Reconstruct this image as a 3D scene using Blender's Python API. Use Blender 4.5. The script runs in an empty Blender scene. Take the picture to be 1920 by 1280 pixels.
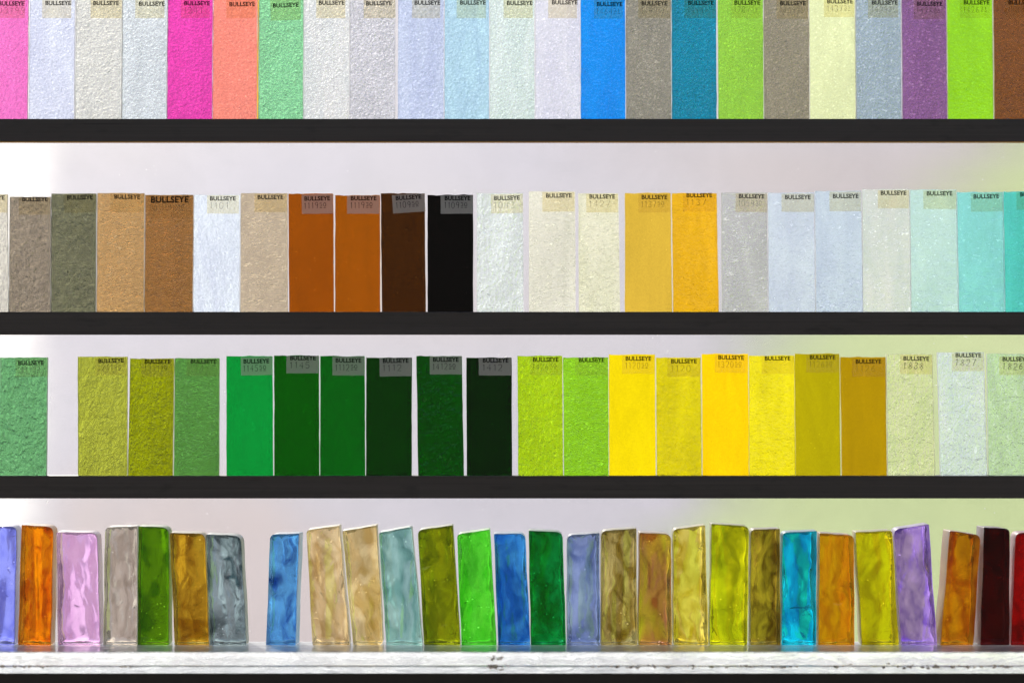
import bpy, bmesh, math, random
from mathutils import Vector, Matrix, noise as mnoise

sc = bpy.context.scene
col = sc.collection
R = math.radians

# ------------------------------------------------------------------ camera, sky, sun, exposure
S = 0.0003            # metres per photograph pixel on the plane of the glass strips
D = 1.5               # camera to that plane
CZ = 1.40             # camera height above the ground

cam = bpy.data.cameras.new('camera')
cam.sensor_width = 36.0
cam.lens = 36.0 * D / (1920 * S)
cam.clip_start = 0.02
cam.clip_end = 500
cam.dof.use_dof = True
cam.dof.focus_distance = D + 0.001
cam.dof.aperture_fstop = 2.5
camo = bpy.data.objects.new('camera', cam)
camo.location = (0, -D, CZ)
camo.rotation_euler = (R(90), 0, 0)
col.objects.link(camo)
sc.camera = camo

SUN_EL, SUN_AZ = R(35), R(-20)     # azimuth clockwise from +Y: outside the window, high on the left
world = bpy.data.worlds.new('World')
sc.world = world
world.use_nodes = True
wn = world.node_tree
sky = wn.nodes.new('ShaderNodeTexSky')
sky.sky_type = 'NISHITA'
sky.sun_disc = False
sky.sun_elevation = SUN_EL
sky.sun_rotation = SUN_AZ
sky.dust_density = 2.0
wn.links.new(sky.outputs[0], wn.nodes['Background'].inputs[0])
wn.nodes['Background'].inputs[1].default_value = 0.07

sun = bpy.data.lights.new('sun', 'SUN')
sun.energy = 4.6
sun.angle = R(0.5)
sun.color = (1.0, 0.95, 0.88)
suno = bpy.data.objects.new('sun', sun)
sd = Vector((math.sin(SUN_AZ) * math.cos(SUN_EL), math.cos(SUN_AZ) * math.cos(SUN_EL), math.sin(SUN_EL)))
suno.rotation_euler = sd.to_track_quat('Z', 'Y').to_euler()
suno.location = (-3, 3, 6)
col.objects.link(suno)

vs = sc.view_settings
vs.view_transform = 'Standard'
vs.look = 'None'
vs.exposure = 0.78
vs.gamma = 1.0
vs.use_curve_mapping = False
cy = sc.cycles
cy.use_denoising = True
cy.use_adaptive_sampling = True
cy.adaptive_threshold = 0.025
cy.adaptive_min_samples = 24
cy.max_bounces = 14
cy.transmission_bounces = 14
cy.glossy_bounces = 4
cy.transparent_max_bounces = 16
cy.diffuse_bounces = 2
cy.caustics_refractive = True
cy.caustics_reflective = False
cy.sample_clamp_indirect = 4

# ------------------------------------------------------------------ helpers
def P(px, py, y=0.0):
    k = (D + y) / D
    return Vector(((px - 960) * S * k, y, CZ + (640 - py) * S * k))

def lin(c):
    def f(v):
        v /= 255.0
        return v / 12.92 if v <= 0.04045 else ((v + 0.055) / 1.055) ** 2.4
    return tuple(f(v) for v in c)

def link(name, me, mat, parent=None):
    o = bpy.data.objects.new(name, me)
    col.objects.link(o)
    if mat is not None and not me.materials:
        me.materials.append(mat)
    if parent is not None:
        o.parent = parent
    return o

def empty(name, loc=(0, 0, 0)):
    o = bpy.data.objects.new(name, None)
    o.empty_display_size = 0.02
    o.location = loc
    col.objects.link(o)
    return o

def tag(o, label, cat=None, group=None, kind=None):
    o['label'] = label
    if cat: o['category'] = cat
    if group: o['group'] = group
    if kind: o['kind'] = kind
    return o

def box_me(name, x0, x1, y0, y1, z0, z1, bev=0.0, seg=2):
    bm = bmesh.new()
    bmesh.ops.create_cube(bm, size=1.0)
    for v in bm.verts:
        v.co = Vector(((x0 + x1) / 2 + v.co.x * (x1 - x0), (y0 + y1) / 2 + v.co.y * (y1 - y0), (z0 + z1) / 2 + v.co.z * (z1 - z0)))
    if bev:
        bmesh.ops.bevel(bm, geom=bm.edges[:], offset=bev, segments=seg, affect='EDGES', profile=0.6)
    me = bpy.data.meshes.new(name)
    bm.to_mesh(me); bm.free()
    return me

class NT:
    """small node-tree writer"""
    def __init__(self, name):
        self.m = bpy.data.materials.new(name)
        self.m.use_nodes = True
        self.t = self.m.node_tree
        self.t.nodes.clear()
        self.out = self.t.nodes.new('ShaderNodeOutputMaterial')
    def n(self, typ, ins=None, **props):
        nd = self.t.nodes.new('ShaderNode' + typ)
        for k, v in props.items():
            setattr(nd, k, v)
        for k, v in (ins or {}).items():
            self.put(nd.inputs[k], v)
        return nd
    def put(self, sock, v):
        if isinstance(v, bpy.types.NodeSocket):
            self.t.links.new(v, sock)
        else:
            if isinstance(v, tuple) and len(v) == 3 and sock.type == 'RGBA':
                v = v + (1.0,)
            sock.default_value = v
    def coords(self, scale=(1, 1, 1), off=(0, 0, 0), rot=(0, 0, 0)):
        tc = self.n('TexCoord')
        mp = self.n('Mapping', {'Vector': tc.outputs['Object'], 'Location': off, 'Scale': scale, 'Rotation': rot})
        return mp.outputs[0]
    def noise(self, vec, scale, detail=2.0, rough=0.5, dist=0.0):
        return self.n('TexNoise', {'Vector': vec, 'Scale': scale, 'Detail': detail, 'Roughness': rough, 'Distortion': dist}).outputs['Fac']
    def ramp(self, fac, a, b, ca=(0, 0, 0), cb=(1, 1, 1), interp='LINEAR'):
        r = self.n('ValToRGB', {'Fac': fac})
        r.color_ramp.interpolation = interp
        e = r.color_ramp.elements
        e[0].position = a; e[1].position = b
        e[0].color = ca + (1,); e[1].color = cb + (1,)
        return r.outputs[0]
    def mix(self, fac, a, b, blend='MIX'):
        x = self.n('Mix', data_type='RGBA', blend_type=blend)
        self.put(x.inputs[0], fac); self.put(x.inputs[6], a); self.put(x.inputs[7], b)
        return x.outputs[2]
    def math(self, op, a, b=0.0, c=0.0):
        x = self.n('Math', operation=op)
        self.put(x.inputs[0], a); self.put(x.inputs[1], b); self.put(x.inputs[2], c)
        return x.outputs[0]
    def bump(self, h, dist, strength=1.0, normal=None):
        ins = {'Height': h, 'Distance': dist, 'Strength': strength}
        if normal is not None: ins['Normal'] = normal
        return self.n('Bump', ins).outputs[0]
    def done(self, shader):
        self.t.links.new(shader, self.out.inputs[0])
        return self.m

def principled(nt, **kw):
    return nt.n('BsdfPrincipled', {k.replace('_', ' '): v for k, v in kw.items()}).outputs[0]

# ------------------------------------------------------------------ materials of the setting
def mat_ramp():
    nt = NT('pale_paving')
    v = nt.coords()
    big = nt.noise(v, 0.35, 2, 0.5, 0.6)
    c = nt.mix(nt.ramp(big, 0.40, 0.60), (0.49, 0.452, 0.515), (0.52, 0.475, 0.51))
    pk = nt.ramp(nt.noise(nt.coords(off=(3.1, 0.4, 0)), 0.2, 1.5, 0.5, 0.3), 0.48, 0.62)
    c = nt.mix(pk, c, (0.50, 0.425, 0.425))
    fine = nt.noise(v, 40, 4, 0.6)
    c = nt.mix(nt.math('MULTIPLY', fine, 0.15), c, (0.4, 0.37, 0.4))
    return nt.done(principled(nt, Base_Color=c, Roughness=0.85, Normal=nt.bump(fine, 0.002)))

def mat_simple(name, c, rough=0.6, var=0.15, scale=30, spec=0.5, bump=0.0):
    nt = NT(name)
    v = nt.coords()
    f = nt.noise(v, scale, 4, 0.6)
    d = tuple(x * (1 - 2 * var) for x in c)
    return nt.done(principled(nt, Base_Color=nt.mix(f, d, tuple(min(1, x * (1 + var)) for x in c)), Roughness=rough,
                              Specular_IOR_Level=spec, Normal=nt.bump(f, bump)))

def mat_rail():
    nt = NT('black_anodised_rail')
    v = nt.coords(scale=(6, 60, 900))
    br = nt.noise(v, 1.0, 3, 0.6)
    v2 = nt.coords(scale=(1, 1, 3))
    sm = nt.noise(v2, 60, 3, 0.6)
    c = nt.mix(br, (0.046, 0.040, 0.035), (0.090, 0.078, 0.068))
    c = nt.mix(nt.math('MULTIPLY', nt.ramp(sm, 0.55, 0.8), 0.45), c, (0.022, 0.020, 0.018))
    rg = nt.math('MULTIPLY_ADD', br, 0.2, 0.22)
    return nt.done(principled(nt, Base_Color=c, Roughness=rg, Specular_IOR_Level=0.4, Normal=nt.bump(br, 0.00002)))

def mat_shelf(tone=(0.94, 0.975, 1.0), shift=0.0):
    """thick glass whose sawn edges are frosted"""
    nt = NT('thick_shelf_glass')
    a = nt.noise(nt.coords(scale=(0.42, 1, 1.5), off=(shift, 0, shift)), 110, 3, 0.5, 1.6)
    b = nt.noise(nt.coords(scale=(0.6, 1, 1.6)), 240, 3, 0.55, 1.2)
    h = nt.math('MULTIPLY_ADD', b, 0.35, a)
    geo = nt.n('NewGeometry').outputs['Normal']
    up = nt.n('SeparateXYZ', {0: geo}).outputs[2]
    side = nt.math('LESS_THAN', nt.math('ABSOLUTE', up), 0.8)
    nrm = nt.bump(h, 0.0007, nt.math('MULTIPLY_ADD', side, 0.95, 0.02))
    g = nt.n('BsdfPrincipled', {'Base Color': tone, 'Roughness': nt.math('MULTIPLY_ADD', side, 0.03, 0.02), 'IOR': 1.5,
                                'Transmission Weight': 1.0, 'Normal': nrm}).outputs[0]
    d = nt.n('BsdfTranslucent', {'Color': (0.9, 0.92, 0.95)}).outputs[0]
    d2 = nt.n('BsdfDiffuse', {'Color': (0.9, 0.92, 0.93)}).outputs[0]
    dd = nt.n('MixShader', {0: 0.4, 1: d, 2: d2}).outputs[0]
    yy = nt.n('SeparateXYZ', {0: nt.n('TexCoord').outputs['Object']}).outputs[1]
    far = nt.math('GREATER_THAN', yy, 0.0072)
    g = nt.n('MixShader', {0: nt.math('MULTIPLY', far, nt.math('MULTIPLY_ADD', nt.ramp(a, 0.3, 0.7), 0.40, 0.32)), 1: g, 2: d}).outputs[0]
    return nt.done(nt.n('MixShader', {0: nt.math('MULTIPLY_ADD', nt.math('SUBTRACT', 1.0, side), 0.30, nt.math('MULTIPLY', nt.ramp(a, 0.5, 0.75), 0.18)), 1: g, 2: dd}).outputs[0])

def mat_pane():
    nt = NT('window_glass')
    fr = nt.n('Fresnel', {'IOR': 1.45}).outputs[0]
    tr = nt.n('BsdfTransparent', {'Color': (0.985, 0.99, 0.985)}).outputs[0]
    gl = nt.n('BsdfGlossy', {'Roughness': 0.02}).outputs[0]
    mx = nt.n('MixShader', {0: nt.math('MULTIPLY', fr, 0.7), 1: tr, 2: gl}).outputs[0]
    # a veil of dust
    v = nt.coords()
    d = nt.ramp(nt.noise(v, 14, 5, 0.65, 0.5), 0.45, 0.8)
    df = nt.n('BsdfDiffuse', {'Color': (0.8, 0.79, 0.77)}).outputs[0]
    return nt.done(nt.n('MixShader', {0: nt.math('MULTIPLY', d, 0.05), 1: mx, 2: df}).outputs[0])

def mat_dust():
    nt = NT('dust')
    a = nt.n('BsdfDiffuse', {'Color': (0.95, 0.95, 0.95)}).outputs[0]
    b = nt.n('BsdfTranslucent', {'Color': (0.95, 0.95, 0.95)}).outputs[0]
    g = nt.n('BsdfGlossy', {'Color': (1, 1, 1), 'Roughness': 0.35}).outputs[0]
    x = nt.n('MixShader', {0: 0.85, 1: a, 2: b}).outputs[0]
    return nt.done(nt.n('MixShader', {0: 0.1, 1: x, 2: g}).outputs[0])

def mat_label(seed, body=0.035, dk=(0.94, 0.89, 0.75), lt=(1.0, 1.0, 0.965)):
    nt = NT('label_paper')
    v = nt.coords(off=(seed * 0.37, 0, seed * 0.11))
    fib = nt.noise(nt.coords(scale=(1, 1, 0.45), off=(seed * 0.37, 0, 0)), 1500, 3, 0.65)
    blot = nt.noise(v, 300, 3, 0.6)
    tint = nt.mix(nt.ramp(fib, 0.35, 0.7), dk, lt)
    tint = nt.mix(nt.math('MULTIPLY', blot, 0.5), tint, (1.0, 0.975, 0.90))
    tr = nt.n('BsdfTransparent', {'Color': tint}).outputs[0]
    df = nt.n('BsdfDiffuse', {'Color': nt.mix(fib, (0.70, 0.66, 0.60), (0.88, 0.85, 0.78))}).outputs[0]
    return nt.done(nt.n('MixShader', {0: body, 1: tr, 2: df}).outputs[0])

def mat_ink(name, c, alpha):
    nt = NT(name)
    tr = nt.n('BsdfTransparent', {}).outputs[0]
    df = nt.n('BsdfDiffuse', {'Color': c}).outputs[0]
    f = nt.noise(nt.coords(), 2500, 2, 0.6)
    return nt.done(nt.n('MixShader', {0: nt.math('MULTIPLY', nt.ramp(f, 0.25, 0.5, (0.82,) * 3), alpha), 1: tr, 2: df}).outputs[0])

# ------------------------------------------------------------------ coloured glass
def tint_of(c, bg=(0.60, 0.57, 0.60), lo=0.0004):
    return tuple(max(lo, min(0.985, v / b)) for v, b in zip(lin(c), bg))

def glass_strip(name, tint, tex, seed):
    """sheet glass: refracting slab, tinted, relief on its rolled faces"""
    nt = NT(name)
    off = (seed * 0.613, seed * 0.291, seed * 0.177)
    r0 = random.Random(seed)
    kind, amt = tex[:2]
    opal = tex[2] if len(tex) > 2 else {'grain': 0.15, 'hammer': 0.08, 'skin': 0.14, 'smooth': 0.06}[kind]
    rough = 0.04
    cvar = 0.10
    if kind == 'grain':            # fine pebbled grain
        f1 = nt.noise(nt.coords(off=off), 760, 2.5, 0.55, 0.4)
        f2 = nt.noise(nt.coords(off=off, rot=(0, 0.5, 0)), 260, 2, 0.5)
        h = nt.math('MULTIPLY_ADD', f2, 0.5, f1)
        nrm = nt.bump(h, 0.00088 * amt)
        rough = 0.08
    elif kind == 'hammer':         # coarse crinkled relief
        f1 = nt.noise(nt.coords(off=off, scale=(1, 1, 0.6)), 470, 2.5, 0.5, 1.3)
        f2 = nt.noise(nt.coords(off=off), 170, 2, 0.5, 0.6)
        h = nt.math('MULTIPLY_ADD', f2, 1.2, f1)
        nrm = nt.bump(h, 0.0011 * amt)
        rough = 0.05
    elif kind == 'skin':           # calm surface with a few crisp ridges
        f1 = nt.noise(nt.coords(off=off, rot=(0, r0.uniform(-.7, .7), 0), scale=(0.6, 1, 1.25)), 420, 2.5, 0.5, 1.8)
        rid = nt.ramp(f1, 0.5, 0.95, interp='EASE')
        f2 = nt.noise(nt.coords(off=off), 900, 2, 0.6)
        h = nt.math('MULTIPLY_ADD', f2, 0.25, rid)
        nrm = nt.bump(h, 0.0006 * amt)
        rough = 0.05
    else:                          # smooth
        f1 = nt.noise(nt.coords(off=off, scale=(1, 1, 0.5)), 160, 3, 0.55, 0.6)
        f2 = nt.noise(nt.coords(off=off), 1500, 2, 0.6)
        h = nt.math('MULTIPLY_ADD', f2, 0.06, f1)
        nrm = nt.bump(h, 0.00012 * amt)
        cvar = 0.07
    # gentle streaks in the batch colour, tiny seeds and scuffs
    st = nt.noise(nt.coords(off=off, scale=(1, 1, 0.25), rot=(0, r0.uniform(-.3, .3), 0)), 70, 3, 0.6, 1.2)
    c = nt.mix(nt.ramp(st, 0.3, 0.7), tuple(v * (1 - cvar) for v in tint), tuple(min(0.99, v * (1 + cvar)) for v in tint))
    mot = nt.noise(nt.coords(off=off), 1100, 3, 0.7)
    c = nt.mix(nt.ramp(mot, 0.3, 0.7), nt.mix(0.22, c, (0, 0, 0)), c)
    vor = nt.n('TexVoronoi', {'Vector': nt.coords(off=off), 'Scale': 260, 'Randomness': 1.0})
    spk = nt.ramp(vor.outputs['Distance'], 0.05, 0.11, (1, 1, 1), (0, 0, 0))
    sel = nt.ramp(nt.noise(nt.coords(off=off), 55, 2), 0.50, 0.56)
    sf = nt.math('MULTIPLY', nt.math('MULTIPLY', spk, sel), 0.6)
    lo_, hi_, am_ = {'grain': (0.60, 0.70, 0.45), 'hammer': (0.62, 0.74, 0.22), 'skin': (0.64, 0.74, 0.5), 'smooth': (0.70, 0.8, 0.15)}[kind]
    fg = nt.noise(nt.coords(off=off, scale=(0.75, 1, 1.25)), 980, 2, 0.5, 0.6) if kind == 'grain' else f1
    sf = nt.math('MAXIMUM', sf, nt.math('MULTIPLY', nt.ramp(fg, lo_, hi_), am_))      # white glints painted in by noise, in place of sparkle
    gl = nt.n('BsdfPrincipled', {'Base Color': c, 'Roughness': rough, 'IOR': 1.5, 'Transmission Weight': 1.0, 'Normal': nrm,
                                 'Coat Weight': {'grain': 0.4, 'skin': 0.3}.get(kind, 0.0), 'Coat IOR': 2.4, 'Coat Roughness': 0.12, 'Coat Normal': nrm}).outputs[0]
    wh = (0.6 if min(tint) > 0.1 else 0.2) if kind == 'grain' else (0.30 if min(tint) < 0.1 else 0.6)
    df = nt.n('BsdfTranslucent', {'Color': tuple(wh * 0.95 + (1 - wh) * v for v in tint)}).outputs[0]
    # opalescent body: the far face scatters the daylight that falls on it
    yy = nt.n('SeparateXYZ', {0: nt.n('TexCoord').outputs['Object']}).outputs[1]
    far = nt.math('GREATER_THAN', yy, 0.0015)
    half = nt.n('Gamma', {'Color': c, 'Gamma': 0.5}).outputs[0]
    tl = nt.n('BsdfTranslucent', {'Color': half, 'Normal': nrm}).outputs[0]
    opm = nt.math('MULTIPLY', far, nt.math('MULTIPLY', nt.ramp(st, 0.25, 0.75, (0.9,) * 3), opal))
    gl = nt.n('MixShader', {0: opm, 1: gl, 2: tl}).outputs[0]
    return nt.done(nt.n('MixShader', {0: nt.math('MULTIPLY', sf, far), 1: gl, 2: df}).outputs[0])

def glass_edge(tint, clear=0.35):
    nt = NT('ground_edge')
    c = tuple(0.82 + 0.16 * v for v in tint)
    f = nt.noise(nt.coords(), 900, 3, 0.6)
    a = nt.n('BsdfTranslucent', {'Color': c}).outputs[0]
    b = nt.n('BsdfDiffuse', {'Color': c}).outputs[0]
    g = nt.n('BsdfPrincipled', {'Base Color': tuple(v ** 0.3 for v in c), 'Roughness': 0.35, 'IOR': 1.45, 'Transmission Weight': 1.0, 'Normal': nt.bump(f, 0.0002)}).outputs[0]
    x = nt.n('MixShader', {0: 0.5, 1: a, 2: b}).outputs[0]
    return nt.done(nt.n('MixShader', {0: clear, 1: x, 2: g}).outputs[0])

def glass_slab(name, tint, seed, swirl=0.5, wav=1.0, seeds=0.5, alt=None, scat=0.3):
    """thick cast glass: wavy skin, cords of darker colour, small bubbles"""
    nt = NT(name)
    off = (seed * 0.413, seed * 0.191, seed * 0.277)
    r0 = random.Random(seed * 7 + 1)
    rot = (0, r0.uniform(-0.6, 0.6), 0)
    warp = nt.n('TexNoise', {'Vector': nt.coords(off=off), 'Scale': 45, 'Detail': 2}).outputs['Color']
    wv = nt.n('VectorMath', {0: warp, 1: (0.022, 0.022, 0.022)}, operation='MULTIPLY').outputs[0]
    base = nt.coords(off=off, rot=rot, scale=(1, 0.6, 0.26))
    vec = nt.n('VectorMath', {0: base, 1: wv}, operation='ADD').outputs[0]
    cord = nt.noise(vec, 58, 4, 0.5, 1.6)
    dark = tuple(v ** (1 + swirl * 1.2) * (1 - 0.6 * swirl) for v in tint)
    lite = tuple(min(0.985, v ** (1 - 0.35 * swirl)) for v in tint)
    c = nt.mix(nt.ramp(cord, 0.34, 0.60, interp='EASE'), dark, lite)
    if alt is not None:
        a = nt.noise(nt.coords(off=(off[1], off[0], 3), scale=(1, 1, 0.3)), 60, 2, 0.5, 1.0)
        c = nt.mix(nt.ramp(a, 0.45, 0.6), c, alt)
    big = nt.noise(nt.coords(off=off, scale=(1, 1, 0.22)), 38, 1, 0.4, 1.1)
    rip = nt.noise(vec, 95, 1.5, 0.4, 1.2)
    h = nt.math('MULTIPLY_ADD', rip, 0.10, big)
    nrm = nt.bump(h, 0.0056 * wav)
    vor = nt.n('TexVoronoi', {'Vector': nt.coords(off=off), 'Scale': 330, 'Randomness': 1.0})
    spk = nt.ramp(vor.outputs['Distance'], 0.06, 0.13, (1, 1, 1), (0, 0, 0))
    sel = nt.ramp(nt.noise(nt.coords(off=off), 45, 2), 0.62 - 0.14 * seeds, 0.66 - 0.14 * seeds)
    sf = nt.math('MULTIPLY', spk, sel)
    gl = nt.n('BsdfPrincipled', {'Base Color': c, 'Roughness': 0.012, 'IOR': 1.5, 'Transmission Weight': 1.0, 'Normal': nrm}).outputs[0]
    yy = nt.n('SeparateXYZ', {0: nt.n('TexCoord').outputs['Object']}).outputs[1]
    far = nt.math('GREATER_THAN', yy, 0.012)
    tl = nt.n('BsdfTranslucent', {'Color': nt.n('Gamma', {'Color': c, 'Gamma': 0.5}).outputs[0], 'Normal': nrm}).outputs[0]
    veil = nt.ramp(nt.noise(vec, 40, 1.5, 0.4, 1.4), 0.42, 0.66, interp='EASE')
    gl = nt.n('MixShader', {0: nt.math('MULTIPLY', far, nt.math('MULTIPLY_ADD', veil, scat, 0.03)), 1: gl, 2: tl}).outputs[0]
    df = nt.n('BsdfTranslucent', {'Color': tuple(0.55 + 0.42 * v for v in tint)}).outputs[0]
    return nt.done(nt.n('MixShader', {0: nt.math('MULTIPLY', nt.math('MULTIPLY', sf, far), 0.8), 1: gl, 2: df}).outputs[0])

# ------------------------------------------------------------------ the setting behind the window
ground = link('ground', box_me('ground', -90, 90, -90, 90, -0.2, 0.0), mat_simple('asphalt', (0.055, 0.053, 0.052), 0.9, 0.2, 3))
tag(ground, 'grey ground below the window display', None, None, 'structure')

floor = link('fill_floor', box_me('fill_floor', -5, 5, -4.0, -0.05, -0.1, 0.004), mat_simple('pale_fill', (0.46, 0.42, 0.38), 0.8, 0.15, 5))  # added out of view to bounce fill light onto the sample fronts
tag(floor, 'unseen pale floor added to throw soft light on the display front', None, None, 'structure')
dark_wall = link('unseen_dark_wall', box_me('unseen_dark_wall', -5, 5, -4.3, -4.0, 0, 2.5, 0.02), mat_simple('dark_reflection', (0.020, 0.018, 0.017), 0.7, 0.2, 6))  # added out of view so the glass fronts reflect something dark
tag(dark_wall, 'unseen dark wall added to darken reflections in the window display', 'wall')
dark_wall['kind'] = 'structure'

SLOPE = R(17)
RY = 7.7                                  # the ramp starts here and climbs away from the window
def on_ramp(px, py, lift=0.0):
    """point of the ramp seen at that pixel of the photograph"""
    dx, dz = (px - 960) * S / D, (640 - py) * S / D
    t = math.tan(SLOPE)
    k = (CZ + (D + RY) * t) / (t - dz) if t > dz else 50
    # height: CZ + k*dz = (k - D - RY) * t
    return Vector((k * dx, k - D, CZ + k * dz + lift))

def sheet(name, pts, lift, mat, thick=0.03):
    up = Vector((0, -math.sin(SLOPE), math.cos(SLOPE)))
    top = [p + up * lift for p in pts]
    bot = [p + up * (lift - thick) for p in pts]
    n = len(pts)
    me = bpy.data.meshes.new(name)
    me.from_pydata([tuple(p) for p in top + bot], [], [tuple(range(n)), tuple(reversed(range(n, 2 * n)))] +
                   [(i, i + n, (i + 1) % n + n, (i + 1) % n) for i in range(n)])
    bm = bmesh.new(); bm.from_mesh(me); bmesh.ops.recalc_face_normals(bm, faces=bm.faces[:]); bm.to_mesh(me); bm.free()
    return link(name, me, mat)

def ramp_xyz(x, y):
    return Vector((x, y, (y - RY) * math.tan(SLOPE)))
ramp = sheet('paved_slope', [ramp_xyz(-60, RY), ramp_xyz(60, RY), ramp_xyz(60, 42), ramp_xyz(-60, 42)], 0.0, mat_ramp(), 0.4)
tag(ramp, 'blurred pale lavender paved slope beyond the window', None, None, 'structure')
LAWN_EDGE = [(1235, 1330), (1290, 1050), (1345, 930), (1400, 760), (1470, 640), (1620, 500), (1800, 380), (1905, 260), (1970, 120), (2000, -60)]
lr = random.Random(21)
le = []
for (ax, ay), (bx, by) in zip(LAWN_EDGE, LAWN_EDGE[1:]):
    m = max(6, int(abs(by - ay) / 9))
    for i in range(m):                    # ragged edge: tongues of grass thinning out into the paving
        t = i / m
        le.append(on_ramp(ax + (bx - ax) * t + (lr.uniform(-190, -20) if i % 2 else lr.uniform(0, 150)), ay + (by - ay) * t))
lm = NT('pale_grass')
lv = lm.coords()
lf = lm.noise(lv, 0.6, 4, 0.6, 0.5)
lc = lm.mix(lm.ramp(lf, 0.35, 0.7), (0.50, 0.59, 0.245), (0.60, 0.67, 0.30))
lm.done(principled(lm, Base_Color=lc, Roughness=0.9, Normal=lm.bump(lm.noise(lv, 30, 4, 0.7), 0.01)))
lawn = sheet('lawn', [ramp_xyz(le[0].x, RY + 0.01)] + le + [ramp_xyz(55, le[-1].y), ramp_xyz(55, RY + 0.01)][::1], 0.004, lm.m, 0.008)
tag(lawn, 'blurred pale green lawn on the slope beyond the window', None, None, 'structure')
wr = random.Random(4)
wl = [on_ramp(-900, 1330)] + [on_ramp(30 + 66 * t + (wr.uniform(-45, 0) if i % 2 else wr.uniform(0, 45)), 1330 - 1390 * t) for i, t in enumerate([k / 60 for k in range(61)])] + [on_ramp(-900, -60)]
pr = random.Random(8)
pk = [on_ramp(120, 1345)]
for i in range(40):
    pk.append(on_ramp(110 + i * 15, (860 if i % 2 else 960) + pr.uniform(-60, 60) + max(0, i - 26) * 14))
pk.append(on_ramp(720, 1345))
pinkp = sheet('pink_paving', pk, 0.004, mat_simple('pink_concrete', (0.52, 0.425, 0.42), 0.85, 0.06, 6), 0.008)
tag(pinkp, 'blurred pinkish paving low on the slope beyond the window', None, None, 'structure')
band = sheet('white_paving', wl, 0.004, mat_simple('white_paint', (0.60, 0.56, 0.54), 0.7, 0.05, 20), 0.008)
tag(band, 'blurred white paving at the edge of view beyond the window', None, None, 'structure')

# ------------------------------------------------------------------ window pane, plinth, shelf, rack
PANE_Y = 0.0090
ZS = P(0, 1209, -0.0105).z              # shelf top
Z_FB = P(0, 1262, -0.0415).z            # shelf underside
pane = link('window_pane', box_me('window_pane', -0.42, 0.42, PANE_Y, PANE_Y + 0.004, Z_FB - 0.02, CZ + 0.26), mat_pane())
tag(pane, 'clear dusty window pane behind all the glass samples', 'window')

def dust():
    rnd = random.Random(11)
    bm = bmesh.new()
    y = PANE_Y - 0.00012
    for i in range(750):
        x, z = rnd.uniform(-0.31, 0.31), rnd.uniform(ZS, CZ + 0.2)
        s = min(0.0003, 0.00014 * math.exp(rnd.gauss(0, 0.6)))
        ang = rnd.uniform(0, 6.28)
        el = 1 + (rnd.random() < 0.12) * rnd.uniform(2, 6)
        pts = []
        for k in range(5):
            q = k * 6.283 / 5
            a, b = math.cos(q) * s * el * rnd.uniform(.6, 1.2), math.sin(q) * s * rnd.uniform(.6, 1.2)
            pts.append(bm.verts.new((x + a * math.cos(ang) - b * math.sin(ang), y, z + a * math.sin(ang) + b * math.cos(ang))))
        top = bm.verts.new((x, y - s * 0.7, z))
        for k in range(5):
            bm.faces.new((pts[k], pts[(k + 1) % 5], top))
        bm.faces.new(pts[::-1])
    me = bpy.data.meshes.new('dust'); bm.to_mesh(me); bm.free()
    o = link('dust', me, mat_dust(), pane)
    o['kind'] = 'stuff'
dust()

RAIL = mat_rail()
plinth = link('display_plinth', box_me('display_plinth', -0.42, 0.42, -0.034, 0.0085, 0.0, Z_FB - 0.0003, 0.001), mat_simple('dark_stained_wood', (0.012, 0.009, 0.006), 0.6, 0.3, 40))
tag(plinth, 'black plinth under the pale shelf along the lower edge', 'plinth')

Z_SEAM = P(0, 1247.5, -0.0415).z
def shelf():
    root = link('glass_shelf', None or box_me('glass_shelf', -0.42, 0.42, -0.0415, 0.0087, Z_SEAM, ZS, 0.0011, 3), mat_shelf())
    tag(root, 'thick pale glass shelf carrying the row of thick glass slabs', 'shelf')
    em = mat_shelf((0.90, 0.95, 1.0), 3.7)
    link('lower_strip', box_me('lower_strip', -0.42, 0.42, -0.0409, 0.0080, Z_FB, Z_SEAM - 0.00035, 0.0006, 2), em, root)
    # crumbs of old paint and dirt caught along the lower front edge
    rnd = random.Random(3)
    gm = NT('grit')
    f = gm.noise(gm.coords(), 900, 3)
    gm.done(principled(gm, Base_Color=gm.mix(gm.ramp(f, 0.38, 0.62), (0.10, 0.065, 0.035), (0.90, 0.78, 0.62)), Roughness=0.9))
    bm = bmesh.new()
    def crumb(px, py, s, flat=0.6):
        c = P(px, py, -0.0417)
        mtx = Matrix.Translation(c) @ Matrix.Rotation(rnd.uniform(0, 3), 4, 'Y')
        r = bmesh.ops.create_icosphere(bm, subdivisions=1, radius=s, matrix=mtx)
        for v in r['verts']:
            d = v.co - c
            v.co = c + Vector((d.x * rnd.uniform(.8, 1.9), d.y * 0.25, d.z * flat * rnd.uniform(.5, 1.3)))
    spans = [(1105, 1330, 26), (1330, 1500, 16), (1560, 1600, 5), (1640, 1760, 24), (1780, 1830, 14), (1840, 1910, 10), (1440, 1480, 4), (0, 30, 4), (45, 90, 10), (220, 250, 4)]
    for a, b, n in spans:
        for i in range(n):
            crumb(rnd.uniform(a, b), rnd.gauss(1249, 1.6), rnd.uniform(0.0004, 0.0011))
    for i in range(46):
        crumb(rnd.gauss(928, 12), rnd.choice([1233, 1248, 1250]) + rnd.gauss(0, 2.2), rnd.uniform(0.0004, 0.0011), 0.5)
    me = bpy.data.meshes.new('grit'); bm.to_mesh(me); bm.free()
    g = link('grit', me, gm.m, root); g['kind'] = 'stuff'
    return root
shelf()

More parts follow.
